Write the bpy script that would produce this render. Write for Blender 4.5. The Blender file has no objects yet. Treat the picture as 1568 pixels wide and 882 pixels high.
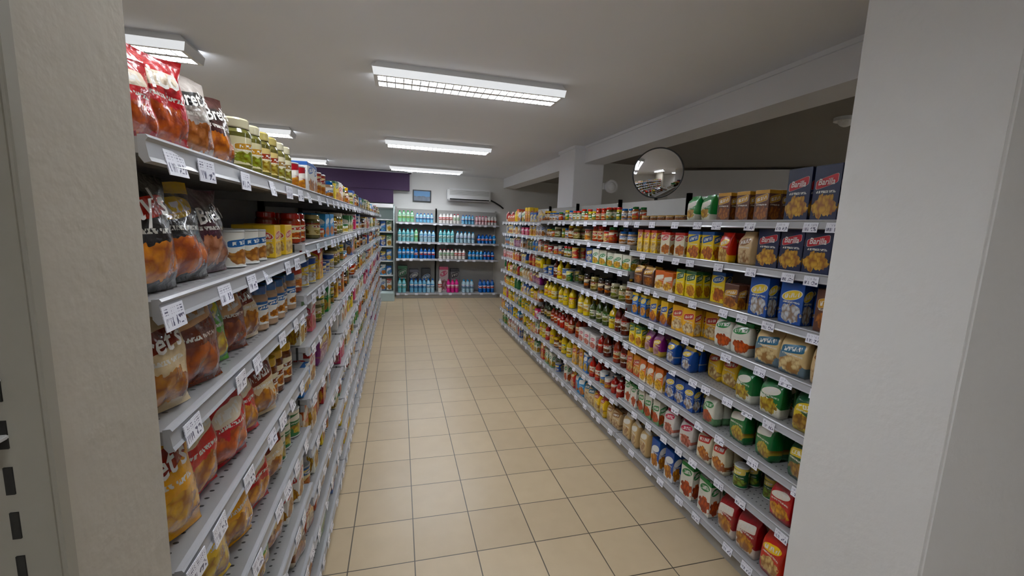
import bpy, bmesh, math, random
import numpy as np
from mathutils import Matrix, Vector
random.seed(7); np.random.seed(7)
R=random.Random(11)
CZ=1.65; CEIL=2.70
XL=-0.345; XR=1.59; YB=9.30

# ------------------------------------------------------------ colour
def hx(h,a=1.0):
    h=h.lstrip('#'); c=[int(h[i:i+2],16)/255 for i in (0,2,4)]
    return tuple((x/12.92 if x<=0.04045 else ((x+0.055)/1.055)**2.4) for x in c)+(a,)

# ------------------------------------------------------------ node helpers
class G:
    def __init__(s,name):
        s.m=bpy.data.materials.new(name); s.m.use_nodes=True
        s.nt=s.m.node_tree; s.b=s.nt.nodes['Principled BSDF']
    def n(s,t,**k):
        x=s.nt.nodes.new(t)
        for a,b in k.items(): setattr(x,a,b)
        return x
    def l(s,a,b): s.nt.links.new(a,b)
    def put(s,sock,v):
        if v is None: return
        if isinstance(v,bpy.types.NodeSocket): s.l(v,sock)
        else: sock.default_value=v
    def M(s,op,a,b=None,c=None):
        x=s.n('ShaderNodeMath',operation=op)
        s.put(x.inputs[0],a); s.put(x.inputs[1],b); s.put(x.inputs[2],c)
        return x.outputs[0]
    def mix(s,f,a,b):
        x=s.n('ShaderNodeMix',data_type='RGBA')
        s.put(x.inputs[0],f); s.put(x.inputs[6],a); s.put(x.inputs[7],b)
        return x.outputs[2]
    def xyz(s,a,b,c=0.0):
        x=s.n('ShaderNodeCombineXYZ')
        s.put(x.inputs[0],a); s.put(x.inputs[1],b); s.put(x.inputs[2],c); return x.outputs[0]
    def noise(s,vec,scale=5,detail=2):
        x=s.n('ShaderNodeTexNoise'); s.put(x.inputs['Vector'],vec)
        x.inputs['Scale'].default_value=scale; x.inputs['Detail'].default_value=detail
        return x.outputs['Fac']
    def set(s,**k):
        for a,b in k.items(): s.put(s.b.inputs[a.replace('_',' ')],b)
    def bump(s,h,strength=.3,dist=.01):
        x=s.n('ShaderNodeBump'); x.inputs['Strength'].default_value=strength
        x.inputs['Distance'].default_value=dist; s.l(h,x.inputs['Height']); s.l(x.outputs[0],s.b.inputs['Normal'])

def plain(name,col,rough=.5,metal=0,var=.06,scale=6,bump=0,bscale=60):
    g=G(name); geo=g.n('ShaderNodeNewGeometry'); c=hx(col)
    f=g.noise(geo.outputs['Position'],scale,3)
    d=tuple(x*(1-var*2) for x in c[:3])+(1,)
    g.set(Base_Color=g.mix(f,c,d),Roughness=rough,Metallic=metal)
    if bump: g.bump(g.noise(geo.outputs['Position'],bscale,3),bump,.004)
    return g.m

def packmat(name,rough,wrinkle=0,coat=0,ring=1.22,pr=(.44,.21),pc=.26,split=1.0):
    g=G(name)
    uv=g.n('ShaderNodeUVMap'); uv.uv_map='UVMap'
    sp=g.n('ShaderNodeSeparateXYZ'); g.l(uv.outputs[0],sp.inputs[0]); u,v=sp.outputs[0],sp.outputs[1]
    A=g.n('ShaderNodeAttribute',attribute_name='colA'); B=g.n('ShaderNodeAttribute',attribute_name='colB'); C=g.n('ShaderNodeAttribute',attribute_name='colC')
    st=A.outputs['Alpha']; seed=B.outputs['Alpha']; txt=C.outputs['Alpha']
    um=g.M('SUBTRACT',u,.5); sm=g.M('SUBTRACT',seed,.5)
    vt=g.M('SUBTRACT',v,g.M('MULTIPLY',um,.14))
    cy=g.M('MULTIPLY_ADD',sm,.12,.70)
    dv=g.M('SUBTRACT',vt,cy)
    ry=g.M('MULTIPLY_ADD',g.M('GREATER_THAN',txt,.75),.025,.085)
    # ellipse for some seeds, rounded rectangle for others
    pw=g.M('MULTIPLY_ADD',g.M('GREATER_THAN',g.M('FRACT',g.M('MULTIPLY',seed,7.3)),.55),4.0,2.0)
    d1=g.M('ADD',g.M('POWER',g.M('ABSOLUTE',g.M('DIVIDE',um,.40)),pw),g.M('POWER',g.M('ABSOLUTE',g.M('DIVIDE',dv,ry)),pw))
    m1=g.M('LESS_THAN',d1,1.0); mr=g.M('LESS_THAN',d1,ring)
    seedk=g.M('MULTIPLY',seed,37.0)
    n1=g.noise(g.xyz(g.M('MULTIPLY_ADD',u,20.0,seedk),g.M('MULTIPLY',vt,9.0),seedk),1.0,1)
    tm=g.M('MULTIPLY',g.M('LESS_THAN',g.M('ABSOLUTE',dv),.055),g.M('LESS_THAN',g.M('ABSOLUTE',um),.31))
    tm=g.M('MULTIPLY',g.M('MULTIPLY',tm,g.M('GREATER_THAN',n1,.49)),txt)
    n2=g.noise(g.xyz(g.M('ADD',u,seedk),v,seedk),6.0,2)
    px=g.M('DIVIDE',g.M('SUBTRACT',um,g.M('MULTIPLY',sm,.2)),pr[0])
    d2=g.M('ADD',g.M('POWER',g.M('ABSOLUTE',px),2.0),g.M('POWER',g.M('ABSOLUTE',g.M('DIVIDE',g.M('SUBTRACT',v,pc),pr[1])),2.0))
    d2=g.M('ADD',d2,g.M('MULTIPLY',g.M('SUBTRACT',n2,.5),2.4))
    m2=g.M('LESS_THAN',d2,1.0)
    vo=g.n('ShaderNodeTexVoronoi'); vo.inputs['Scale'].default_value=7.5; g.l(g.xyz(g.M('MULTIPLY_ADD',n2,.25,g.M('ADD',u,seedk)),v,0.0),vo.inputs['Vector'])
    vf=g.M('MINIMUM',g.M('MULTIPLY',g.M('POWER',vo.outputs['Distance'],1.6),1.8),1.0)
    dark=g.n('ShaderNodeMix',data_type='RGBA',blend_type='MULTIPLY'); dark.inputs[0].default_value=1; g.l(C.outputs['Color'],dark.inputs[6]); dark.inputs[7].default_value=(.40,.25,.15,1)
    pic=g.mix(vf,C.outputs['Color'],dark.outputs[2])
    n3=g.noise(g.xyz(g.M('MULTIPLY',u,45.0),g.M('MULTIPLY',v,30.0),seedk),1.0,0)
    m3=g.M('MULTIPLY',g.M('MULTIPLY',g.M('LESS_THAN',g.M('ABSOLUTE',g.M('SUBTRACT',v,.52)),.022),g.M('GREATER_THAN',n3,.47)),g.M('LESS_THAN',g.M('ABSOLUTE',um),.36))
    mb=g.M('MULTIPLY',g.M('GREATER_THAN',v,.88),g.M('MULTIPLY',g.M('GREATER_THAN',seed,.55),g.M('GREATER_THAN',txt,.75)))
    # two-tone diagonal lower part for some packs
    msp=g.M('MULTIPLY',g.M('MULTIPLY',g.M('LESS_THAN',seed,.33),g.M('LESS_THAN',g.M('MULTIPLY_ADD',um,.35,v),.42)),g.M('GREATER_THAN',txt,.75))
    col=g.mix(g.M('MULTIPLY',mb,st),A.outputs['Color'],B.outputs['Color'])
    col=g.mix(g.M('MULTIPLY',g.M('MULTIPLY',msp,st),split*.85),col,B.outputs['Color'])
    col=g.mix(g.M('MULTIPLY',m2,st),col,pic)
    if ring>1: col=g.mix(g.M('MULTIPLY',mr,st),col,(.8,.78,.72,1))
    col=g.mix(g.M('MULTIPLY',m1,st),col,B.outputs['Color'])
    col=g.mix(g.M('MULTIPLY',g.M('MULTIPLY',tm,m1),st),col,(.85,.83,.78,1))
    col=g.mix(g.M('MULTIPLY',m3,st),col,(.75,.73,.66,1))
    hs=g.n('ShaderNodeHueSaturation'); hs.inputs['Saturation'].default_value=1.08; hs.inputs['Value'].default_value=.74; g.l(col,hs.inputs['Color'])
    g.set(Base_Color=hs.outputs[0],Roughness=rough)
    if coat: g.set(Coat_Weight=coat)
    if wrinkle:
        geo=g.n('ShaderNodeNewGeometry')
        g.bump(g.noise(geo.outputs['Position'],34,3),wrinkle,.012)
    return g.m

# ------------------------------------------------------------ accumulator
class Tpl:
    def __init__(s,V,F,UV,part,smooth):
        s.V=np.array(V,float); s.F=F; s.cnt=np.array([len(f) for f in F])
        s.flat=np.array([i for f in F for i in f]); s.UV=np.array(UV,float).reshape(-1,2)
        s.part=np.array(part); s.lp=np.repeat(s.part,s.cnt); s.sm=np.array(smooth,bool)
class Acc:
    def __init__(s): s.V=[];s.fl=[];s.cnt=[];s.UV=[];s.A=[];s.B=[];s.C=[];s.sm=[];s.n=0
    def add(s,t,sc=(1,1,1),rot=0,loc=(0,0,0),cols=None,B=(1,1,1,1),C=(1,1,1,1),st=1,seed=.5,txt=1,lean=0,off=(0,0,0),tilt=0):
        V=t.V*np.array(sc)+np.array(off)
        if tilt:
            c,q=math.cos(tilt),math.sin(tilt); V=np.stack([V[:,0]*c-V[:,2]*q,V[:,1],V[:,0]*q+V[:,2]*c],1)
        if lean:
            c,q=math.cos(lean),math.sin(lean); V=np.stack([V[:,0],V[:,1]*c+V[:,2]*q,V[:,2]*c-V[:,1]*q],1)
        c,q=math.cos(rot),math.sin(rot)
        V=np.stack([V[:,0]*c-V[:,1]*q,V[:,0]*q+V[:,1]*c,V[:,2]],1)+np.array(loc)
        s.V.append(V); s.fl.append(t.flat+s.n); s.cnt.append(t.cnt); s.n+=len(V); s.UV.append(t.UV); s.sm.append(t.sm)
        cols=cols or [(.8,.8,.8,1)]
        while len(cols)<3: cols=list(cols)+[cols[-1]]
        ca=np.array([tuple(c[:3])+(0.0,) for c in cols]); ca[0,3]=st
        s.A.append(ca[t.lp]); L=len(t.lp)
        s.B.append(np.tile(np.array(tuple(B[:3])+(seed,)),(L,1))); s.C.append(np.tile(np.array(tuple(C[:3])+(txt,)),(L,1)))
    def build(s,name,mat,parent=None):
        if not s.n: return None
        V=np.concatenate(s.V); fl=np.concatenate(s.fl).tolist(); cnt=np.concatenate(s.cnt).tolist()
        F=[];i=0
        for c in cnt: F.append(fl[i:i+c]); i+=c
        me=bpy.data.meshes.new(name); me.from_pydata(V.tolist(),[],F)
        uv=me.uv_layers.new(name='UVMap'); uv.data.foreach_set('uv',np.concatenate(s.UV).astype(np.float32).ravel())
        for nm,d in(('colA',s.A),('colB',s.B),('colC',s.C)):
            a=me.attributes.new(nm,'FLOAT_COLOR','CORNER'); a.data.foreach_set('color',np.concatenate(d).astype(np.float32).ravel())
        me.polygons.foreach_set('use_smooth',np.concatenate(s.sm))
        me.materials.append(mat); me.update()
        o=bpy.data.objects.new(name,me); bpy.context.collection.objects.link(o)
        if parent: o.parent=parent
        return o

# ------------------------------------------------------------ templates
def t_box(bev=.03):
    bm=bmesh.new(); bmesh.ops.create_cube(bm,size=1)
    if bev: bmesh.ops.bevel(bm,geom=bm.edges[:],offset=bev,segments=1,affect='EDGES')
    V=[(v.co.x,v.co.y,v.co.z+.5) for v in bm.verts]; bm.verts.index_update()
    F=[];UV=[];P=[]
    for f in bm.faces:
        F.append([v.index for v in f.verts]); n=f.normal
        for v in f.verts:
            c=v.co
            if abs(n.y)>=max(abs(n.x),abs(n.z))-.01: UV.append((c.x*(1 if n.y<0 else -1)+.5,c.z+.5))
            elif abs(n.x)>=abs(n.z): UV.append((c.y+.5,c.z+.5))
            else: UV.append((c.x+.5,.9+c.y*.1))
        P.append(0)
    bm.free(); return Tpl(V,F,UV,P,[False]*len(F))
BOX=t_box(.02); RAW=t_box(0)

def bag_th(s,t,k):
    a=max(0,1-abs(s)**2.8)**.6
    tt=min(1,max(0,(t-.055)/.875)); b=max(0,math.sin(math.pi*tt**.92))**.62
    return .5*a*b*(1.1-.25*tt)
def t_bag(k,nx=16,nz=22):
    rr=random.Random(k); ph=[rr.uniform(0,6.28) for _ in range(8)]
    V=[];F=[];UV=[];P=[];S=[]
    for side in(-1,1):
        base=len(V)
        for j in range(nz+1):
            t=j/nz
            for i in range(nx+1):
                s=2*i/nx-1
                w=.5*(1-.10*math.sin(math.pi*t)**.7)
                th=bag_th(s,t,k); e=abs(2*t-1)**3
                wr=.16*math.sin(6*s+ph[0]+4*t)*math.sin(6*t+ph[1])+.45*math.sin(10*s+ph[2]+side)*e+.18*math.sin(15*t+ph[6])*abs(s)**2
                y=side*(th*(1+wr)+.012)+ .10*math.sin(2.5*s+ph[3])*(t**4)+.05*math.sin(4*s+ph[7])*(1-t)**4
                V.append((s*w+.018*math.sin(11*t+ph[4])*abs(s)**2*math.copysign(1,s),y,t+.018*math.sin(4*s+ph[5])*(t**4)))
        for j in range(nz):
            for i in range(nx):
                q=[base+j*(nx+1)+i,base+j*(nx+1)+i+1,base+(j+1)*(nx+1)+i+1,base+(j+1)*(nx+1)+i]
                uv=[(i/nx,j/nz),((i+1)/nx,j/nz),((i+1)/nx,(j+1)/nz),(i/nx,(j+1)/nz)]
                if side==1: q=q[::-1]; uv=uv[::-1]
                F.append(q);UV+=uv;P.append(0 if side==-1 else 1);S.append(True)
    return Tpl(V,F,UV,P,S)
BAGS=[t_bag(i) for i in range(6)]
def t_pouch(k,nz=10):
    rr=random.Random(k+50); ph=[rr.uniform(0,6.28) for _ in range(6)]
    m=20
    V=[];F=[];UV=[];P=[];S=[]
    for j in range(nz+1):
        t=j/nz
        if t<.75: d=.46+.04*math.sin(math.pi*t/.75)
        elif t<.92: d=.46*(1-(t-.75)/.17)**.7+.03
        else: d=.03
        if t<.08: d*=.9
        w=.485+.012*math.sin(math.pi*min(1,t/.8))
        for i in range(m):
            a=2*math.pi*i/m - math.pi/2
            c,s_=math.cos(a),math.sin(a); e=.26
            x=w*math.copysign(abs(c)**e,c); y=d*math.copysign(abs(s_)**e,s_)
            y*=1+.12*math.sin(6*x+ph[0])*math.sin(5*t+ph[1]); x*=1+.025*math.sin(9*t+ph[2])
            y+=.25*math.sin(4*x+ph[3])*max(0,t-.7)
            V.append((x,y,t))
    for j in range(nz):
        for i in range(m):
            i2=(i+1)%m
            F.append([j*m+i,j*m+i2,(j+1)*m+i2,(j+1)*m+i])
            for a,b in((i,j),(i2,j),(i2,j+1),(i,j+1)): UV.append((V[a][0]+.5,b/nz))
            P.append(0);S.append(True)
    F.append([i for i in range(m)][::-1]); UV+=[(.02,.02)]*m; P.append(1);S.append(False)
    return Tpl(V,F,UV,P,S)
POUCH=[t_pouch(i) for i in range(5)]
def t_lathe(bands,seg=16):
    V=[];F=[];UV=[];P=[];S=[]
    zs=[b[1] for b in bands if b[4]==0]+[b[3] for b in bands if b[4]==0]
    z0=min(zs) if zs else 0; z1=max(zs) if zs else 1
    for (r0,a0,r1,a1,p) in bands:
        b=len(V)
        for r,z in((r0,a0),(r1,a1)):
            for i in range(seg):
                a=2*math.pi*i/seg-math.pi/2
                V.append((r*math.cos(a),r*math.sin(a),z))
        for i in range(seg):
            i2=(i+1)%seg
            F.append([b+i,b+i2,b+seg+i2,b+seg+i])
            ua=((i/seg)*2+.5)%1.0; ub=ua+2/seg
            va=(a0-z0)/(z1-z0+1e-6); vb=(a1-z0)/(z1-z0+1e-6)
            UV+=[(ua,va),(ub,va),(ub,vb),(ua,vb)]
            P.append(p);S.append(True)
    return Tpl(V,F,UV,P,S)
CAN=t_lathe([(.46,0,.5,.03,1),(.5,.03,.48,.06,1),(.48,.06,.48,.94,0),(.48,.94,.5,.97,1),(.5,.97,.46,1,1),(.46,1,.44,.975,1),(.44,.975,0,.975,1)])
JAR=t_lathe([(.42,0,.49,.04,2),(.49,.04,.49,.16,2),(.495,.16,.495,.66,0),(.49,.66,.49,.74,2),(.49,.74,.42,.82,2),(.44,.82,.45,.84,1),(.45,.84,.45,.97,1),(.45,.97,.42,1,1),(.42,1,0,1,1)])
BOT=t_lathe([(.42,0,.49,.03,2),(.49,.03,.49,.18,2),(.495,.18,.495,.52,0),(.49,.52,.48,.6,2),(.48,.6,.36,.72,2),(.36,.72,.18,.82,2),(.18,.82,.16,.92,2),(.19,.92,.19,.99,1),(.19,.99,0,1,1)])
WAT=t_lathe([(.4,0,.49,.04,2),(.49,.04,.45,.12,2),(.45,.12,.49,.2,2),(.49,.2,.46,.28,2),(.46,.28,.49,.34,2),(.495,.34,.495,.62,0),(.49,.62,.47,.7,2),(.47,.7,.3,.82,2),(.3,.82,.15,.9,2),(.18,.91,.18,.99,1),(.18,.99,0,1,1)],14)

def t_text(body):
    cu=bpy.data.curves.new('txt','FONT'); cu.body=body; cu.resolution_u=2; cu.offset=.015; cu.shear=.2
    o=bpy.data.objects.new('txt',cu); bpy.context.collection.objects.link(o)
    bpy.context.view_layer.update()
    me=bpy.data.meshes.new_from_object(o.evaluated_get(bpy.context.evaluated_depsgraph_get()))
    V=np.array([v.co[:] for v in me.vertices]); F=[list(p.vertices) for p in me.polygons]
    bpy.data.objects.remove(o); bpy.data.curves.remove(cu); bpy.data.meshes.remove(me)
    mn=V.min(0);mx=V.max(0); V=(V-(mn+mx)/2)/(mx[0]-mn[0])
    V=np.stack([V[:,0],np.zeros(len(V)),V[:,1]],1)
    L=sum(len(f) for f in F)
    return Tpl(V,F,[(0,0)]*L,[1]*len(F),[False]*len(F))
def bagtext(t):
    V=t.V.copy(); W=V.copy()
    for i,(x,y,z) in enumerate(V):
        s=x*.66; tt=.70+z*.6+s*.14
        W[i]=(s*.9,-(bag_th(s*2,tt,0)*1.20+.05),tt)
    return Tpl(W,t.F,t.UV,t.part,t.sm)

# ------------------------------------------------------------ product materials
M_bag=packmat('foil_packaging',.25,.55,.4,ring=0,pr=(.44,.19),pc=.25,split=0); M_box=packmat('cardboard_packaging',.45)
M_pouch=packmat('plastic_pouch',.28,.3,.3,ring=0,pr=(.42,.20)); M_jar=packmat('glass_jar_mat',.12,0,.5)
M_can=packmat('tin_label',.3); M_bot=packmat('bottle_plastic',.15,0,.4)
ACC={}
MATS=dict(bag=M_bag,box=M_box,pouch=M_pouch,jar=M_jar,can=M_can,bottle=M_bot,water=M_bot)
NAMES=dict(bag='chip_bags',box='food_boxes',pouch='food_pouches',jar='food_jars',can='food_tins',bottle='sauce_bottles',water='water_bottles')
def acc(k,side): return ACC.setdefault((k,side),Acc())

TXT={}
def text(b):
    if b not in TXT: TXT[b]=t_text(b)
    return TXT[b]
def place(kind,side,s,z,w,h,d,pal,depth=0,lean=0,seed=None,label=None,jit=.02,turn=0):
    A,Bc,Cc,cap=[hx(c) for c in pal[:4]]
    cont=hx(pal[4]) if len(pal)>4 else A
    rot={'L':math.pi/2,'R':-math.pi/2,'B':0}[side]+R.uniform(-jit,jit)*2+turn
    dd=.012+depth+d/2
    loc={'L':(XL-dd,s,z),'R':(XR+dd,s,z),'B':(s,YB+dd,z)}[side]
    t={'bag':R.choice(BAGS),'box':BOX,'pouch':R.choice(POUCH),'jar':JAR,'can':CAN,'bottle':BOT,'water':WAT}[kind]
    a=acc(kind,side); seed=R.random() if seed is None else seed
    dark=tuple(x*.8 for x in A[:3])+(1,)
    cols={'bag':[A,dark,A],'box':[A,A,A],'pouch':[A,dark,A],'jar':[A,cap,cont],'can':[A,hx('b8b8b4'),A],'bottle':[A,cap,cont],'water':[A,cap,cont]}[kind]
    if lean: loc=(loc[0],loc[1],loc[2]+d*.5*math.sin(lean)*.2)
    a.add(t,(w,d,h),rot,loc,cols,Bc,Cc,1,seed,0 if label else 1,lean)
    if label:
        tt=text(label)
        if kind=='bag':
            b=bagtext(tt); a.add(b,(w,d,h),rot,loc,[A,hx('f4f0e8')],st=0,lean=lean)
        else:
            cy=(.70+(seed-.5)*.12)*h
            a.add(tt,(w*.62,1,w*.75),rot,loc,[A,hx('f8f4ee')],st=0,off=(0,-d/2-.0015,cy))

P=dict(
 blueb=[['0b1840','c0202a','d8a84a','10214e']],
 oran=[['dd8a20','b8352c','f0d08a','ffffff'],['efc22c','c8402c','e0a04a','ffffff'],['d2601f','f0e6cf','f2c24a','ffffff'],['efca2a','2d5aa0','d87a2a','ffffff'],['e9e0c4','c8342c','e08a2c','ffffff']],
 yel=[['efc01d','c03a28','f0dca0','ffffff'],['efd03a','2a5a2f','e09a2a','ffffff'],['e8a81c','b52a26','efe0bb','ffffff']],
 bluy=[['2464b4','e8c43a','e9b05a','ffffff'],['2450a0','f0f0ee','e0982a','ffffff'],['ecb820','2450a0','e08a2a','ffffff']],
 brown=[['5a3426','c9973f','b5743a','2a1a14'],['4a2a2c','e7d9bd','c18346','2a1a14']],
 beige=[['cfae7a','e9e4d6','e6ca92','ffffff'],['d9bc88','2f6a8a','ecd6a0','ffffff'],['d2b488','8a5a2c','e4cca0','ffffff']],
 green=[['14582e','e2d06a','8fb045','1f5a34'],['22703a','f0ece0','c9b24a','1f5a34'],['124a2a','d7b944','a6823a','ffffff']],
 grwh=[['e8e6d8','1c8038','d8602c','ffffff'],['24883f','efeadb','d8b24a','ffffff']],
 purp=[['5e2266','efe6ee','b87fb0','3a1a3c'],['7a2468','e3c24c','c9a0b0','3a1a3c']],
 blue=[['1f70c0','f2f2f0','e6c04a','ffffff'],['2c90cc','f5f5f0','e08a3a','ffffff'],['1c4a9a','e8c43a','d8e0e8','ffffff']],
 red=[['b4181f','efe6d8','e8a840','fff0e0'],['c42a20','f0c23c','f0d08a','ffffff'],['98141c','ece4d8','e0a03a','ffffff']],
 pink=[['cc2c60','f2e8ea','e9a0a8','ffffff'],['dcd7d2','c8284a','e08a7a','ffffff']],
 white=[['eae7e0','c02a24','e0a840','ffffff'],['e8e6e0','205aa8','d08a3a','ffffff'],['ecead8','2a8040','e0b84a','ffffff']],
 tin=[['ccb880','8a2a20','d88a2a','ffffff'],['b82c20','f0e6d0','e0a040','ffffff'],['2f7038','efe8cf','d0b84a','ffffff'],['e0c67a','205a90','c5712a','ffffff'],['204890','e9e2d0','d8a040','ffffff'],['e6e2d6','1c5a9a','c08a4a','ffffff']],
 pick=[['cfc49a','b0803a','8a9a3a','c8c0a0','5d5a2a'],['cfb878','8a3a2a','a89a4a','b0a060','5b5428'],['dcd3b0','8a6a3a','a0a050','d8d0b0','6a6434']],
 sauc=[['e0cc98','b02a20','d0602a','b02018','96301a'],['c03020','f0e0c0','d9803a','1f7a30','863018'],['e8dcb8','7a3a22','c8742c','d8ac38','643214'],['3c241a','e0c9a0','b8682a','1c1c1c','3a2018'],['e8e4da','2a5a98','c88a4a','2a5a98','a8886a']],
 spice=[['d83c24','f0ead8','e0b04a','1f6a2c','8a4a26'],['ece6d2','2a8038','c5a04a','c52a20','5a5a2c'],['2f7a34','efe9d0','d0b44a','d8b830','7a6a2c']],
 oil=[['ead034','2f6a3a','f0e07a','d8b020','d8b422'],['f2eab8','c8902a','e8c84a','2a8a34','e0c030'],['e4b828','b82a20','f0dc80','ecd040','e0c02a']],
 olive=[['e8e2c8','2f5a24','8a9a4a','2a2a1c','3a481c'],['d0bc70','5a2a1c','a08a3a','1c1c1c','2c3418'],['e8e4d8','a02a20','8a5a3a','c83020','5a1c14']],
 ketch=[['b81c14','efe6cf','d0402c','f0f0ea','a01810'],['efe6cf','b02a20','e0602f','d02018','b02018']],
 water=[['2f90d8','f2f5f8','9ad0ea','2f6fc5','a4cce0'],['2468c0','f0f0f0','6ab0e0','2258b8','74b4d8'],['e6eaf0','2a6ac0','7ab8e0','3aa0e0','b0d0e0']],
 aqua=[['3ab4c0','f2f6f6','9ae0e0','2aa8b0','84c8d0'],['40b858','f3f6f0','bfe0a0','2aa040','88cca0']],
 deep=[['1c4cac','f2f5f8','e06a6a','1f3f9a','2464b8'],['2070d0','f2f5f8','9ad0ea','ffffff','3088d0']],
 mil=[['d0281f','f0f0ee','e0a0a0','ffffff','e8e4e0'],['eeeae6','2aa050','9ad0a0','c8304a','e0dcd6'],['e07898','f4eef0','f0c0c8','e8406a','e8c4ca']],
 mag=[['d81c70','f4e8ee','f09ac0','d8206a','e04a90']],
)
def run(side,s0,s1,z,gap,kind,w,h,d,pal,rows=2,lean=0,label=None,same=True,step=1,seed=None):
    h=min(h,gap-.03); n=max(1,int(abs(s1-s0)/(w+.004))); sg=1 if s1>s0 else -1
    ww=abs(s1-s0)/n
    p=R.choice(P[pal]) if same else None; sd=R.random() if seed is None else seed
    for i in range(n):
        if not same and i%3==0: p=R.choice(P[pal]); sd=R.random() if seed is None else seed
        for r in range(rows):
            if r==0 and R.random()<.07 and rows>1: continue
            place(kind,side,s0+sg*(ww*(i+.5)),z+.001,w*.97,h*R.uniform(.985,1.01) if kind!='bag' else h*R.uniform(.93,1.0),d,p,depth=r*(d+.006)+R.uniform(0,.014),lean=lean,seed=sd,label=label,jit=.09 if kind=='pouch' else .03)
KD={
 'chip':('bag',.14,.19,.06,['red','brown','yel','green','oran']),
 'box':('box',.085,.17,.05,['oran','yel','white','bluy','pink','blue','red','white','grwh']),
 'lbox':('box',.12,.12,.07,['white','blue','yel','pink','tin','white']),
 'pouch':('pouch',.10,.16,.06,['beige','red','green','white','yel','purp','blue']),
 'jar':('jar',.075,.12,.075,['sauc','pick','sauc']),
 'sjar':('jar',.05,.10,.05,['spice','sauc']),
 'can':('can',.075,.11,.075,['tin','tin','red','green','blue']),
 'lcan':('can',.085,.06,.085,['tin','blue','white']),
 'oil':('bottle',.075,.21,.075,['oil']),
 'olive':('bottle',.07,.20,.07,['olive','sauc']),
 'ketch':('bottle',.065,.18,.065,['ketch','sauc']),
}
def fill(side,s0,s1,z,gap,names,fullness=1.0):
    s=min(s0,s1); e=max(s0,s1)
    while s<e-.06:
        k=KD[R.choice(names)]; n=R.randint(1,3); L=min(k[1]*1.04*n,e-s)
        if L<k[1]: break
        if R.random()<fullness:
            hh=k[2]*R.uniform(.78,1.12)
            run(side,s,s+L,z,gap,k[0],k[1],hh,k[3],R.choice(k[4]),rows=2,lean=.15 if k[0]=='bag' else 0)
        s+=L+.006

# ------------------------------------------------------------ structural materials
M_shelf=G('perforated_shelf_metal')
geo=M_shelf.n('ShaderNodeNewGeometry'); sp=M_shelf.n('ShaderNodeSeparateXYZ'); M_shelf.l(geo.outputs['Position'],sp.inputs[0])
fx=M_shelf.M('SUBTRACT',M_shelf.M('FRACT',M_shelf.M('MULTIPLY',sp.outputs[0],28.0)),.5)
fy=M_shelf.M('SUBTRACT',M_shelf.M('FRACT',M_shelf.M('MULTIPLY',sp.outputs[1],40.0)),.5)
dd=M_shelf.M('SQRT',M_shelf.M('ADD',M_shelf.M('MULTIPLY',fx,fx),M_shelf.M('MULTIPLY',fy,fy)))
hole=M_shelf.M('LESS_THAN',dd,.13)
M_shelf.set(Base_Color=M_shelf.mix(hole,hx('8a8989'),hx('242424')),Roughness=.4,Metallic=.3); M_shelf=M_shelf.m
M_back=plain('back_panel_grey','a09e9a',.5); M_up=plain('upright_grey','b0aea9',.4)
M_rail=plain('price_rail_plastic','9c9ca0',.22,0,.04)
g=G('price_tag_paper'); uv=g.n('ShaderNodeUVMap'); uv.uv_map='UVMap'; sp=g.n('ShaderNodeSeparateXYZ'); g.l(uv.outputs[0],sp.inputs[0])
u_,v_=sp.outputs[0],sp.outputs[1]
geo=g.n('ShaderNodeNewGeometry'); sq=g.n('ShaderNodeSeparateXYZ'); g.l(geo.outputs['Position'],sq.inputs[0])
pid=g.M('FLOOR',g.M('MULTIPLY',g.M('ADD',sq.outputs[1],sq.outputs[2]),9.0))
# description lines at the top, barcode lower left, big price lower right
nl=g.noise(g.xyz(g.M('MULTIPLY',u_,34.0),g.M('MULTIPLY',v_,2.0),pid),1.0,0)
top_=g.M('MULTIPLY',g.M('MULTIPLY',g.M('GREATER_THAN',v_,.62),g.M('LESS_THAN',v_,.88)),g.M('GREATER_THAN',g.M('FRACT',g.M('MULTIPLY',v_,7.7)),.5))
bar=g.M('MULTIPLY',g.M('MULTIPLY',g.M('LESS_THAN',v_,.5),g.M('GREATER_THAN',v_,.14)),g.M('LESS_THAN',u_,.42))
big=g.M('MULTIPLY',g.M('MULTIPLY',g.M('LESS_THAN',v_,.52),g.M('GREATER_THAN',v_,.14)),g.M('GREATER_THAN',u_,.55))
nb=g.noise(g.xyz(g.M('MULTIPLY',u_,13.0),g.M('MULTIPLY',v_,5.0),pid),1.0,0)
ink=g.M('MAXIMUM',g.M('MULTIPLY',g.M('MAXIMUM',top_,bar),g.M('GREATER_THAN',nl,.52)),g.M('MULTIPLY',big,g.M('GREATER_THAN',nb,.52)))
inn=g.M('MULTIPLY',g.M('LESS_THAN',g.M('ABSOLUTE',g.M('SUBTRACT',u_,.5)),.44),ink)
g.set(Base_Color=g.mix(inn,hx('dcdce6'),hx('55556a')),Roughness=.25); M_tag=g.m

M_ceil=plain('ceiling_paint','f0f2f8',.9,0,.03,1.5,.15,25)
M_wall=plain('wall_paint','e2e1de',.85,0,.03,2,.25,40)
M_jamb=plain('jamb_paint','c9c7c4',.8,0,.03,3,.3,45)
M_jambl=plain('jamb_paint_beige','aaa294',.8,0,.04,3,.35,45)
M_beam=plain('beam_paint','f0f0f3',.85,0,.02,2)
M_cshade=plain('ceiling_shade_tone','847f78',.9,0,.03,2)  # shade of the unlit ceiling beyond the beam, put into the colour
M_white=plain('white_enamel','e6e6e6',.4,0,.02)
M_black=plain('black_plastic','121214',.4)
M_purple=plain('purple_paint','32123f',.7)
M_dark=plain('dark_slot','15140f',.8)

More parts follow.
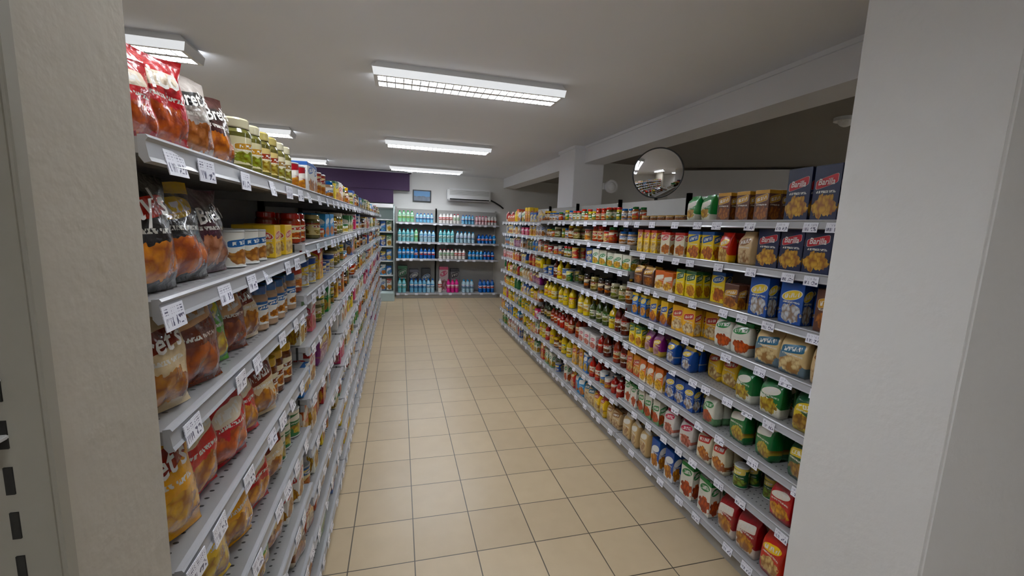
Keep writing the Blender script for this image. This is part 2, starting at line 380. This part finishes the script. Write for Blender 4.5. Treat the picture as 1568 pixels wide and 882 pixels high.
def box(name,a,b,mat,parent=None,bevel=0):
    me=bpy.data.meshes.new(name); bm=bmesh.new(); bmesh.ops.create_cube(bm,size=1)
    c=[(a[i]+b[i])/2 for i in range(3)]; s=[abs(b[i]-a[i]) for i in range(3)]
    for v in bm.verts: v.co=Vector((v.co.x*s[0],v.co.y*s[1],v.co.z*s[2]))
    if bevel: bmesh.ops.bevel(bm,geom=bm.edges[:],offset=bevel,segments=3,affect='EDGES')
    bm.to_mesh(me); bm.free(); me.materials.append(mat)
    o=bpy.data.objects.new(name,me); o.location=c; bpy.context.collection.objects.link(o)
    if parent: o.parent=parent
    return o
def poly(name,pts,mat,thick=None,parent=None):
    me=bpy.data.meshes.new(name); me.from_pydata([tuple(p) for p in pts[0]],[],pts[1]); me.materials.append(mat)
    o=bpy.data.objects.new(name,me); bpy.context.collection.objects.link(o)
    if parent: o.parent=parent
    return o
def empty(name):
    o=bpy.data.objects.new(name,None); bpy.context.collection.objects.link(o); return o
def abox(acc_,a,b,col=(.8,.8,.8,1)):
    acc_.add(RAW,[b[i]-a[i] for i in range(3)],0,((a[0]+b[0])/2,(a[1]+b[1])/2,a[2]),[col])

# ------------------------------------------------------------ room
g=G('floor_tiles'); geo=g.n('ShaderNodeNewGeometry'); mp=g.n('ShaderNodeMapping'); g.l(geo.outputs['Position'],mp.inputs['Vector'])
T=.31
mp.inputs['Location'].default_value=(-(.076-20*T),-(2.22-20*T),0)
br=g.n('ShaderNodeTexBrick'); br.offset=0; br.squash=1; g.l(mp.outputs[0],br.inputs['Vector'])
br.inputs['Scale'].default_value=1; br.inputs['Brick Width'].default_value=T; br.inputs['Row Height'].default_value=T
br.inputs['Mortar Size'].default_value=.0028; br.inputs['Mortar Smooth'].default_value=.1; br.inputs['Bias'].default_value=0
br.inputs['Color1'].default_value=hx('ab9779'); br.inputs['Color2'].default_value=hx('a38f72'); br.inputs['Mortar'].default_value=hx('3a3328')
nz=g.noise(geo.outputs['Position'],9,4); d=g.n('ShaderNodeMix',data_type='RGBA',blend_type='MULTIPLY'); d.inputs[0].default_value=1
g.l(br.outputs['Color'],d.inputs[6]); g.l(g.mix(nz,(1,1,1,1),(.86,.85,.83,1)),d.inputs[7])
g.set(Base_Color=d.outputs[2],Roughness=.34); g.bump(g.M('SUBTRACT',1.0,br.outputs['Fac']),.3,.003); M_floor=g.m
box('floor',(-5,-2.5,-.1),(7.5,10,0),M_floor)
box('ceiling',(-5,-2.5,CEIL),(7.5,10,CEIL+.1),M_ceil)
box('ceiling_shade_sheet',(2.62,.995,CEIL-.02),(7.5,9.8,CEIL),M_cshade)  # added dark sheet under the same ceiling, where it is unlit
box('wall_back',(-5,9.8,0),(7.5,9.95,CEIL),M_wall)
box('wall_left',(-5.1,-2.5,0),(-5,9.95,CEIL),M_wall)
box('wall_right',(7.5,-2.5,0),(7.6,9.95,CEIL),M_wall)
box('wall_front',(-5,-2.6,0),(7.5,-2.5,CEIL),M_wall)
box('wall_jamb_left',(-1.6,.45,0),(-.30,.62,CEIL),M_jambl,bevel=.006)
box('wall_jamb_right',(1.25,.64,0),(2.6,.99,CEIL),M_jamb,bevel=.006)
box('beam',(2.34,.992,2.49),(2.62,9.8,CEIL),M_beam)
box('trim_beam',(2.325,.992,2.672),(2.34,5.3,CEIL),M_beam)
box('column',(2.20,5.30,0),(2.62,5.85,CEIL),M_beam,bevel=.005)
box('trim_column',(2.185,5.285,2.66),(2.62,5.87,2.70),M_beam)
box('wall_rear_right',(2.62,6.3,0),(4.3,6.42,CEIL-.02),M_wall)
def diag(name,p,q,z0,z1,th,mat):
    d=Vector((q[0]-p[0],q[1]-p[1],0)); n=Vector((-d.y,d.x,0)).normalized()*th
    P0=[(p[0],p[1]),(q[0],q[1]),(q[0]+n.x,q[1]+n.y),(p[0]+n.x,p[1]+n.y)]
    V=[(x,y,z0) for x,y in P0]+[(x,y,z1) for x,y in P0]
    return poly(name,(V,[(3,2,1,0),(4,5,6,7),(0,1,5,4),(1,2,6,5),(2,3,7,6),(3,0,4,7)]),mat)
diag('wall_diagonal',(4.3,6.3),(7.5,3.9),0,CEIL-.06,.1,M_beam)

pp=empty('purple_pelmet')
box('band',(-3.4,9.62,2.30),(.22,9.8,2.66),M_purple,pp)
box('drop',(-3.4,9.64,2.02),(-.12,9.8,2.30),M_purple,pp)
# ------------------------------------------------------------ ceiling lamps
gm=G('lamp_tubes'); gm.set(Base_Color=(1,1,1,1),Emission_Color=(.90,.95,1,1),Emission_Strength=44.0); M_em=gm.m
gm=G('lamp_side_diffuser'); gm.set(Base_Color=(.85,.85,.85,1),Emission_Color=(.92,.96,1,1),Emission_Strength=.45); M_side=gm.m
gm=G('lamp_far_side_glow'); gm.set(Base_Color=(.85,.85,.85,1),Emission_Color=(.92,.96,1,1),Emission_Strength=4.0); M_farglow=gm.m  # glow added to the lamps' away-facing sides to brighten the ceiling
gm=G('lamp_louvre'); gm.set(Base_Color=(.7,.7,.72,1),Roughness=.4); M_lou=gm.m
def lamp(x0,x1,yc):
    e=empty('fluorescent_ceiling_lamp'); w=.14; zb=2.61
    V=[(x0+.03,yc-w+.02,CEIL),(x1-.03,yc-w+.02,CEIL),(x1-.03,yc+w-.02,CEIL),(x0+.03,yc+w-.02,CEIL),
       (x0,yc-w,zb+.05),(x1,yc-w,zb+.05),(x1,yc+w,zb+.05),(x0,yc+w,zb+.05),
       (x0+.01,yc-w+.006,zb),(x1-.01,yc-w+.006,zb),(x1-.01,yc+w-.006,zb),(x0+.01,yc+w-.006,zb),
       (x0+.035,yc-w+.03,zb),(x1-.035,yc-w+.03,zb),(x1-.035,yc+w-.03,zb),(x0+.035,yc+w-.03,zb),
       (x0+.035,yc-w+.03,zb+.03),(x1-.035,yc-w+.03,zb+.03),(x1-.035,yc+w-.03,zb+.03),(x0+.035,yc+w-.03,zb+.03)]
    F=[]
    for k in (0,4,8,12):
        for i in range(4): F.append((k+i,k+(i+1)%4,k+4+(i+1)%4,k+4+i))
    ho=poly('housing',(V,F),M_white,parent=e); ho.data.materials.append(M_side); ho.data.materials.append(M_farglow)
    ho.data.polygons[4].material_index=1
    for i in (2,6): ho.data.polygons[i].material_index=2
    poly('diffuser',([V[16],V[17],V[18],V[19]],[(0,3,2,1)]),M_em,parent=e)
    a=Acc(); n=int((x1-x0)/.06)
    for i in range(1,n):
        x=x0+.035+(x1-x0-.07)*i/n; abox(a,(x-.004,yc-w+.03,zb+.001),(x+.004,yc+w-.03,zb+.024))
    abox(a,(x0+.035,yc-.02,zb),(x1-.035,yc+.02,zb+.025))
    a.build('louvre',M_lou,e)
    return e
for y in(3.29,5.97,8.68): lamp(-.175,1.21,y)
for y in(3.29,5.90,8.50): lamp(-2.63,-1.24,y)
lamp(4.0,5.4,2.2); lamp(-.2,1.2,-1.3); lamp(-1.0,.36,1.15)  # unseen: side-area and behind-camera lamps added as fill; last placed to light jambs

# ------------------------------------------------------------ shelving
def rail_tpl():
    V=[];F=[];prof=[(0,.003),(-.010,.004),(-.013,.000),(-.009,-.005),(-.012,-.026),(-.015,-.032),(-.006,-.035),(0,-.026)]
    for x in(-.5,.5):
        for y,z in prof: V.append((x,y,z))
    m=len(prof)
    for i in range(m): F.append([i,(i+1)%m,m+(i+1)%m,m+i][::-1])
    F.append(list(range(m))); F.append(list(range(m,2*m))[::-1])
    L=sum(len(f) for f in F); return Tpl(V,F,[(0,0)]*L,[0]*len(F),[False]*len(F))
RAIL=rail_tpl()
def shelving(name,side,bays,levels,depth,top,tagstep=.13):
    e=empty(name); sb=Acc(); ra=Acc(); tg=Acc(); up=Acc(); bp=Acc()
    rot={'L':math.pi/2,'R':-math.pi/2,'B':0}[side]
    def W(s0,s1,d0,d1,z0,z1,a):
        if side=='L': abox(a,(XL-d1,s0,z0),(XL-d0,s1,z1))
        elif side=='R': abox(a,(XR+d0,s0,z0),(XR+d1,s1,z1))
        else: abox(a,(s0,YB+d0,z0),(s1,YB+d1,z1))
    for (s0,s1),zs in zip(bays,levels):
        W(s0,s1,depth,depth+.02,.02,top,bp)
        for s in(s0,s1): W(s-.015,s+.015,depth-.03,depth-.001,0,top+.03,up)
        for z in zs:
            W(s0+.004,s1-.004,.0,depth,z-.022,z,sb)
            for s in(s0+.004,s1-.007): W(s,s+.003,.01,depth,z-.05,z-.02,sb)
            sc=(s0+s1)/2; L=s1-s0-.006
            loc={'L':(XL,sc,z),'R':(XR,sc,z),'B':(sc,YB,z)}[side]
            ra.add(RAIL,(L,1,1),rot,loc,[(.7,.7,.7,1)])
            s=s0+R.uniform(.03,.12)
            while s<s1-.05:
                w=.062; h=.038; off=.017
                loc={'L':(XL+off,s,z-.046),'R':(XR-off,s,z-.046),'B':(s,YB-off,z-.046)}[side]
                tg.add(RAW,(w,.0015,h),rot+R.uniform(-.06,.06),loc,[(1,1,1,1)],lean=.16+R.uniform(-.1,.1))
                s+=tagstep*R.uniform(.6,1.5)
        W(s0,s1,.03,.05,0,zs[-1]-.022,bp)
    sb.build('shelf_boards',M_shelf,e); ra.build('price_rails',M_rail,e); tg.build('price_tags',M_tag,e)
    up.build('uprights',M_up,e); bp.build('back_panels',M_back,e)
    return e
lbays=[(.71+i,1.71+i) for i in range(8)]
l0=[1.75,1.52,1.32,1.08,.84,.60,.36,.12]
llev=[l0]
for i in range(7):
    o=R.uniform(-.03,.03)
    llev.append([1.75,1.55+o*.5,1.36+o,1.16+o,.95+o,.74+o,.53+o*.5,.33,.12])
shelving('gondola_shelving','L',lbays,llev,.42,1.80,.15)
rb=[(1.0,2.70),(2.70,3.70),(3.70,4.70),(4.70,5.65),(5.65,6.60)]
rn=[1.715,1.505,1.28,1.065,.85,.635,.41,.13]
rm=[1.715,1.54,1.355,1.115,.87,.625,.375,.13]
rf=[1.70,1.53,1.35,1.16,.96,.76,.55,.34,.13]
rlev=[rn,rm,rm,rf,rf]
shelving('gondola_shelving','R',rb,rlev,.45,1.90,.16)
bb=[(-.06,.80),(.80,2.16)]
bl=[1.63,1.22,.86,.12]
shelving('wall_shelving','B',bb,[bl,bl],.44,1.92,.2)

def gaps(zs,toph=.26): return [toph]+[zs[i]-zs[i+1] for i in range(len(zs)-1)]
def bag(s,z,w,h,d,pal,idx=0,lean=.10,depth=.0,label=None,seed=None):
    place('bag','L',s,z+.001,w*1.18,h,d*.85,pal,depth=depth+R.uniform(-.006,.010),lean=lean+R.uniform(-.06,.08),seed=seed,label=label,jit=.10,turn=-.30)
red=['b8141c','e8d8c0','e0642c','fff0e0']; dkb=['14110e','e0b52c','f07a1a','000000']; lay=['141110','c82a1c','f09020','000000']
gry=['b0a69e','20201f','c07a4a','fff0e0']; brn=['3c1a16','1e1a1a','d07838','fff0e0']; pur=['48202e','141212','c88a6a','ffffff']
ora=['c05a18','e9b03a','f0a040','fff0e0']; grn=['4ca020','f0ea4a','f0d040','ffffff']; gold=['e8a014','9a2a1c','f0b840','ffffff']; rust=['6a2c18','d8a878','b85a28','ffffff']
rdg=['c81814','f0e0c0','f0a030','fff0e0']; yl=['f4c414','c02a1c','f0d050','ffffff']; cream=['d8c098','7a2a1c','d08a3a','ffffff']
top=1.75
for s,p,w,h,l,sd in[(.76,red,.13,.125,None,.5),(.86,red,.13,.16,"Vico",.5),(.975,gry,.11,.155,"Bret's",.5),(1.10,brn,.12,.155,"Bret's",.5)]: bag(s,top,w,h,.07,p,label=l,seed=sd)
for s in(.78,.93,1.08): bag(s,top,.12,.155,.06,red,depth=.1)
for i in range(6):
    for r in range(2): place('jar','L',1.235+i*.083,top+.001,.078,.13,.078,P['pick'][i//2%3],depth=r*.085,seed=.4)
z=1.52
for s,p,w,h,l,sd in[(.765,lay,.15,.185,"Lay's",.5),(.90,dkb,.16,.185,None,.7),(1.045,pur,.14,.18,"Bret's",.5)]: bag(s,z,w,h,.08,p,label=l,seed=sd)
for s in(.78,.93,1.08): bag(s,z,.14,.18,.06,R.choice([dkb,brn]),depth=.11)
run('L',1.14,1.42,z,.2,'can',.08,.09,.08,'tin'); run('L',1.43,1.69,z,.2,'box',.085,.10,.06,'yel')
z=1.32
for s,p,w,h,l,sd in[(.765,cream,.14,.175,"Bret's",.5),(.885,rust,.16,.185,None,.9),(1.01,grn,.12,.165,None,.6),(1.12,rust,.12,.17,None,.1),(1.235,cream,.12,.165,None,.4)]: bag(s,z,w,h,.08,p,label=l,seed=sd)
for s in(.78,.93,1.08): bag(s,z,.14,.17,.06,R.choice([ora,brn]),depth=.11)
run('L',1.31,1.69,z,.2,'jar',.07,.13,.07,'sauc')
z=1.08
for s,p,w,h,l,sd in[(.775,gold,.15,.21,"Bret's",.5),(.91,rdg,.14,.20,None,.75),(1.04,red,.13,.19,None,.2),(1.165,rdg,.12,.18,None,.4),(1.285,cream,.12,.18,None,.4)]: bag(s,z,w,h,.085,p,label=l,seed=sd)
for s in(.8,.95,1.1,1.22): bag(s,z,.13,.18,.06,R.choice([gold,red]),depth=.11)
run('L',1.36,1.69,z,.24,'jar',.075,.14,.075,'sauc',same=False)
z=.84
for s,p,w,h,l,sd in[(.785,red,.17,.21,"Bret's",.5),(.93,yl,.15,.21,None,.85),(1.07,gold,.14,.20,None,.6),(1.21,rdg,.14,.19,None,.3),(1.35,cream,.13,.18,None,.8)]: bag(s,z,w,h,.09,p,label=l,seed=sd)
for s in(.8,.95,1.1,1.25): bag(s,z,.13,.18,.06,R.choice([gold,red]),depth=.12)
run('L',1.43,1.69,z,.24,'can',.075,.11,.075,'tin')
z=.60
for s,p in[(.80,rdg),(.94,yl),(1.08,grn),(1.22,grn),(1.36,cream)]: bag(s,z,.15,.20,.09,p)
run('L',1.45,1.69,z,.24,'box',.09,.14,.06,'white')
z=.36
for s,p in[(.80,red),(.95,grn),(1.1,gold),(1.25,rust)]: bag(s,z,.15,.20,.09,p)
run('L',1.35,1.69,z,.24,'pouch',.11,.15,.07,'brown')
z=.12
for s,p in[(.80,grn),(.95,red),(1.12,gold),(1.3,rdg)]: bag(s,z,.15,.20,.09,p)
run('L',1.4,1.69,z,.24,'pouch',.12,.15,.07,'red')
lk=[['jar','can','lbox'],['jar','lcan','lbox'],['jar','can','lcan','box'],['box','jar','can'],['lbox','box','pouch'],['jar','ketch','box'],['box','lbox','can'],['pouch','lbox','box'],['box','pouch','lbox']]
for (s0,s1),zs in list(zip(lbays,llev))[1:]:
    gp=gaps(zs,.2)
    for j,zz in enumerate(zs): fill('L',s0+.02,s1-.02,zz,gp[j],lk[j])
gp=gaps(rn,.3)
blue=P['blueb'][0]
def pasta(s0,s1,z,h,g,w=.122,rows=2):
    n=int((s1-s0)/w)
    for i in range(n):
        for r in range(rows): place('box','R',s0+w*(i+.5),z+.001,w*.93,h*R.choice([1,1,.97]),.055,blue,depth=r*.06+R.uniform(0,.01),seed=.5,label='Barilla',jit=.03)
z=rn[0]; pasta(1.02,1.58,z,.215,.3)
run('R',1.58,1.92,z,.3,'box',.085,.14,.07,'brown'); run('R',1.95,2.17,z,.3,'pouch',.10,.14,.06,'grwh'); run('R',2.2,2.66,z,.3,'can',.08,.035,.08,'brown',rows=3)
z=rn[1]; pasta(1.02,1.64,z,.185,.2)
run('R',1.65,1.75,z,.21,'pouch',.10,.16,.06,'beige'); run('R',1.76,1.9,z,.21,'pouch',.08,.15,.05,'red'); run('R',1.91,2.12,z,.21,'box',.10,.15,.05,'oran'); run('R',2.13,2.4,z,.21,'box',.09,.14,.05,'oran',same=False); run('R',2.41,2.68,z,.21,'box',.065,.15,.05,'yel')
z=rn[2]; run('R',1.02,1.33,z,.22,'box',.10,.17,.055,'brown'); run('R',1.33,1.66,z,.22,'box',.11,.18,.055,'blue'); run('R',1.70,1.8,z,.22,'box',.1,.12,.05,'brown'); run('R',1.81,2.0,z,.22,'box',.095,.165,.05,'oran'); run('R',2.02,2.2,z,.22,'box',.085,.15,.05,'yel'); run('R',2.21,2.42,z,.22,'box',.10,.12,.05,'oran'); run('R',2.44,2.68,z,.22,'pouch',.11,.13,.05,'brown')
z=rn[3]; run('R',1.02,1.3,z,.21,'pouch',.13,.17,.08,'beige'); run('R',1.31,1.58,z,.21,'pouch',.13,.17,.08,'beige'); run('R',1.6,1.85,z,.21,'pouch',.11,.16,.06,'grwh'); run('R',1.88,2.2,z,.21,'box',.10,.15,.05,'yel'); run('R',2.22,2.45,z,.21,'box',.075,.15,.05,'bluy'); run('R',2.46,2.68,z,.21,'box',.07,.15,.05,'bluy')
z=rn[4]; run('R',1.02,1.36,z,.21,'pouch',.12,.17,.07,'green'); run('R',1.37,1.68,z,.21,'pouch',.11,.17,.07,'green'); run('R',1.72,1.95,z,.21,'pouch',.11,.16,.07,'yel'); run('R',1.97,2.25,z,.21,'pouch',.09,.14,.06,'blue'); run('R',2.27,2.48,z,.21,'pouch',.08,.14,.06,'purp'); run('R',2.5,2.68,z,.21,'box',.08,.14,.05,'yel')
z=rn[5]; run('R',1.02,1.36,z,.21,'pouch',.12,.17,.07,'green'); run('R',1.38,1.7,z,.21,'pouch',.11,.17,.07,'green'); run('R',1.72,1.9,z,.21,'pouch',.10,.16,.06,'grwh'); run('R',1.93,2.2,z,.21,'box',.085,.15,.05,'blue'); run('R',2.22,2.68,z,.21,'box',.08,.15,.05,'oran',same=False)
z=rn[6]; run('R',1.02,1.4,z,.22,'pouch',.11,.17,.07,'red'); run('R',1.42,1.64,z,.22,'can',.075,.11,.075,'green'); run('R',1.66,1.88,z,.22,'pouch',.10,.17,.06,'oran'); run('R',1.9,2.2,z,.22,'pouch',.10,.16,.06,'pink'); run('R',2.22,2.68,z,.22,'box',.075,.16,.05,'grwh',same=False)
z=rn[7]; run('R',1.02,1.4,z,.27,'pouch',.12,.20,.08,'red'); run('R',1.42,1.68,z,.27,'pouch',.12,.20,.08,'red'); run('R',1.7,2.0,z,.27,'box',.10,.20,.06,'grwh'); run('R',2.02,2.3,z,.27,'box',.09,.19,.06,'bluy'); run('R',2.32,2.68,z,.27,'pouch',.1,.18,.07,'beige')
mk=[['sjar'],['jar','sjar'],['can','sjar','can'],['olive','can','oil'],['oil'],['olive','ketch'],['ketch','jar','oil'],['pouch','box','can']]
mk2=[['sjar'],['jar','can'],['can','jar','lbox'],['jar','box','ketch'],['oil','olive','can'],['ketch','olive','lbox'],['ketch','can','box'],['box','pouch']]
for (s0,s1),zs,kk in((rb[1],rm,mk2),(rb[2],rm,mk)):
    gp=gaps(zs,.2)
    for j,zz in enumerate(zs): fill('R',s0+.02,s1-.02,zz,gp[j],kk[j])
for (s0,s1),zs in((rb[3],rf),(rb[4],rf)):
    gp=gaps(zs,.24)
    for j,zz in enumerate(zs): fill('R',s0+.02,s1-.02,zz,gp[j],['box','lbox','pouch'] if j<4 else ['pouch','box','oil','lbox'])
def brun(s0,s1,z,pal,w=.085,h=.27,kind='water',rows=2):
    n=int((s1-s0)/w)
    p=None
    for i in range(n):
        if i%4==0: p=R.choice(P[pal]); sd=R.random()
        for r in range(rows): place(kind,'B',s0+w*(i+.5),z+.001,w*.94,h*R.uniform(.97,1.02),w*.94,p,depth=r*(w+.005),seed=sd)
brun(-.03,.32,1.63,'aqua',h=.24); brun(.34,.78,1.63,'water',w=.075,h=.2); brun(.83,1.3,1.63,'mil',w=.075,h=.21); brun(1.32,1.6,1.63,'water',w=.07,h=.2); brun(1.62,2.12,1.63,'mil',w=.07,h=.19)
brun(-.03,.4,1.22,'aqua'); brun(.42,.78,1.22,'water',h=.25); brun(.83,1.2,1.22,'aqua',h=.28); brun(1.2,1.65,1.22,'water',h=.25); brun(1.68,2.12,1.22,'deep',h=.2)
brun(-.03,.4,.86,'deep',h=.24); brun(.42,.78,.86,'deep',h=.24); brun(.83,1.45,.86,'mil',h=.22); brun(1.48,2.12,.86,'deep',h=.2)
brun(-.03,.2,.12,'aqua',h=.3,w=.09); brun(.22,.78,.12,'water',h=.3,w=.09); brun(.83,1.0,.12,'mil',h=.3,w=.09); brun(1.02,1.35,.12,'mag',h=.28,w=.09); brun(1.36,1.72,.12,'water',h=.28,w=.09); brun(1.74,2.12,.12,'deep',h=.28,w=.09)
place('box','B',.08,.121,.2,.56,.2,['24382c','2f6a48','4a8a6a','ffffff'],depth=.2); place('box','B',.32,.121,.2,.48,.2,['2c2c34','6a6a78','8a8a9a','ffffff'],depth=.2)
place('box','B',.58,.121,.2,.5,.2,['30343a','4a6a8a','8a9aaa','ffffff'],depth=.2)
place('box','B',.97,.121,.2,.55,.2,['e0c9ce','d05a7a','d09ab0','ffffff'],depth=.2); place('box','B',1.22,.121,.2,.5,.2,['8a8a90','3a3a42','b0b0b8','ffffff'],depth=.2)

for (k,side),a in ACC.items(): a.build(NAMES[k],MATS[k])

# ------------------------------------------------------------ display fridge at the back
fr=empty('display_fridge')
M_frb=plain('fridge_body','a8bab8',.4); gg=G('fridge_glass'); gg.set(Base_Color=(.8,.93,.9,1),Roughness=.05,Transmission_Weight=.6); M_gl=gg.m
box('base',(-1.5,8.95,0),(-.09,9.60,.18),M_frb,fr,.01)
box('back',(-1.5,9.52,.18),(-.09,9.61,1.97),M_frb,fr)
pr=[(8.95,.18),(8.95,1.35),(8.98,1.6),(9.06,1.8),(9.2,1.93),(9.4,1.99),(9.61,2.0),(9.61,.18)]
for x in(-.11,-1.5):
    V=[(x,y,z) for y,z in pr]+[(x+.02,y,z) for y,z in pr]; m=len(pr)
    poly('end_glass',(V,[tuple(range(m)),tuple(range(2*m-1,m-1,-1))]+[(i,m+i,m+(i+1)%m,(i+1)%m) for i in range(m)]),M_gl,parent=fr)
box('canopy',(-1.48,9.15,1.9),(-.12,9.52,1.98),M_white,fr,.01)
fa=Acc()
for zz in(.5,.8,1.1,1.4,1.65):
    box('tray',(-1.48,9.15,zz),(-.12,9.5,zz+.02),M_white,fr)
for zz in(.20,.525,.825,1.125,1.425):
    for i in range(11):
        p=R.choice(P['white']+P['blue']+P['water'])
        fa.add(BOX,(.1,.1,R.uniform(.17,.24)),0,(-.2-i*.12,9.25,zz),[hx(p[0])],hx(p[1]),hx(p[2]),1,R.random())
fa.build('cartons',M_box,fr)

ac=empty('air_conditioner')
box('body',(1.03,9.58,2.14),(2.01,9.8,2.41),M_white,ac,.03)
for i in range(6): box('grille',(1.08,9.572,2.36-i*.018),(1.96,9.582,2.366-i*.018),M_up,ac)
box('outlet',(1.08,9.57,2.16),(1.96,9.585,2.20),M_dark,ac)
box('flap',(1.08,9.56,2.185),(1.96,9.575,2.215),M_white,ac)
cu=bpy.data.curves.new('pipe','CURVE'); cu.dimensions='3D'; cu.bevel_depth=.018
sp_=cu.splines.new('POLY'); pts=[(2.0,9.7,2.2),(2.12,9.7,2.15),(2.25,9.7,2.08),(2.33,9.7,2.02)]; sp_.points.add(3)
for i,p_ in enumerate(pts): sp_.points[i].co=(*p_,1)
cu.materials.append(M_black); o=bpy.data.objects.new('pipe',cu); bpy.context.collection.objects.link(o); o.parent=ac
pf=empty('framed_picture')
box('frame',(.29,9.77,2.08),(.69,9.8,2.34),M_black,pf,.004)
g=G('picture_print'); geo=g.n('ShaderNodeNewGeometry'); sp=g.n('ShaderNodeSeparateXYZ'); g.l(geo.outputs['Position'],sp.inputs[0])
n=g.noise(geo.outputs['Position'],9,3); f=g.M('GREATER_THAN',g.M('ADD',sp.outputs[2],g.M('MULTIPLY',n,.1)),2.25)
g.set(Base_Color=g.mix(f,g.mix(n,hx('1c3a55'),hx('8a94a0')),hx('4f86b8')),Roughness=.3)
box('print',(.315,9.764,2.105),(.665,9.771,2.315),g.m,pf)
mi=empty('convex_security_mirror'); C0=Vector((2.11,3.26,2.135)); r=.205
bm=bmesh.new(); rings=10; seg=48; prev=None
cen=bm.verts.new((0,-.035,0))
for j in range(1,rings+1):
    rr=r*j/rings; y=-.035*(1-(j/rings)**2)
    cur=[bm.verts.new((rr*math.cos(2*math.pi*i/seg),y,rr*math.sin(2*math.pi*i/seg))) for i in range(seg)]
    for i in range(seg):
        if prev: bm.faces.new((prev[i],cur[i],cur[(i+1)%seg],prev[(i+1)%seg]))
        else: bm.faces.new((cen,cur[i],cur[(i+1)%seg]))
    prev=cur
me=bpy.data.meshes.new('mirror_face'); bm.to_mesh(me); bm.free()
for p_ in me.polygons: p_.use_smooth=True
g=G('mirror_chrome'); g.set(Base_Color=(.78,.78,.78,1),Metallic=1.0,Roughness=.03); me.materials.append(g.m)
o=bpy.data.objects.new('mirror_face',me); bpy.context.collection.objects.link(o); o.parent=mi
bpy.ops.mesh.primitive_torus_add(major_radius=r,minor_radius=.006,major_segments=64,minor_segments=10,rotation=(math.pi/2,0,0))
t=bpy.context.object; t.name='rim'; t.data.materials.append(M_black); t.parent=mi
bpy.ops.mesh.primitive_cylinder_add(radius=r-.002,depth=.012,vertices=48,location=(0,.01,0),rotation=(math.pi/2,0,0))
t=bpy.context.object; t.name='backing'; t.data.materials.append(M_black); t.parent=mi
box('post',(-.012,.02,-.40),(.012,.045,.05),M_black,mi)
mi.location=C0; mi.rotation_euler=(0,0,-.75)
def dome(name,loc,rad,mats,axis):
    e=empty(name); bpy.ops.mesh.primitive_cylinder_add(radius=rad,depth=.03,vertices=32,rotation=axis); b=bpy.context.object; b.name='base'; b.data.materials.append(M_white); b.parent=e
    bpy.ops.mesh.primitive_uv_sphere_add(radius=rad*.7,segments=24,ring_count=12); s=bpy.context.object; s.name='dome'; s.data.materials.append(mats); s.parent=e
    e.location=loc; return e
e=dome('alarm_bell',(2.72,5.25,2.21),.085,M_white,(math.pi/2,0,0))
box('bracket',(-.1,.015,-.04),(0,.045,.04),M_white,e)
dome('dome_camera',(.22,9.45,2.665),.06,M_black,(0,0,0))
dome('dome_camera',(3.72,2.98,2.665),.09,M_white,(0,0,0))

su=empty('slotted_upright')
M_su=plain('slotted_upright_paint','8d887c',.5)
box('channel',(-.37,.432,0),(-.292,.4495,2.4),M_su,su,.003)
for i in range(56):
    z=.06+i*.042
    box('slot',(-.325,.4305,z),(-.319,.433,z+.025),M_dark,su)
for z in(1.505,1.455):
    box('hook',(-.327,.412,z),(-.318,.432,z+.004),M_white,su,.001); box('hook_tip',(-.327,.411,z-.014),(-.318,.414,z+.004),M_white,su,.001)

w=bpy.data.worlds.new('world'); bpy.context.scene.world=w; w.use_nodes=True
w.node_tree.nodes['Background'].inputs[0].default_value=(.8,.85,.9,1); w.node_tree.nodes['Background'].inputs[1].default_value=.2
F=650.0
Yv=Vector((-173,103,-F)).normalized(); Zv=Vector((176,4405,F)).normalized(); Zv=(Zv-Yv*Zv.dot(Yv)).normalized(); Xv=Yv.cross(Zv)
M=Matrix((Xv,Yv,Zv)).to_4x4(); M.translation=Vector((0,0,CZ))
cam=bpy.data.cameras.new('camera'); co=bpy.data.objects.new('camera',cam); bpy.context.collection.objects.link(co)
co.matrix_world=M; cam.sensor_width=36; cam.sensor_fit='HORIZONTAL'; cam.lens=F/1568*36; cam.clip_start=.02
bpy.context.scene.camera=co
vs=bpy.context.scene.view_settings; vs.view_transform='Standard'; vs.exposure=.42; vs.gamma=1.08
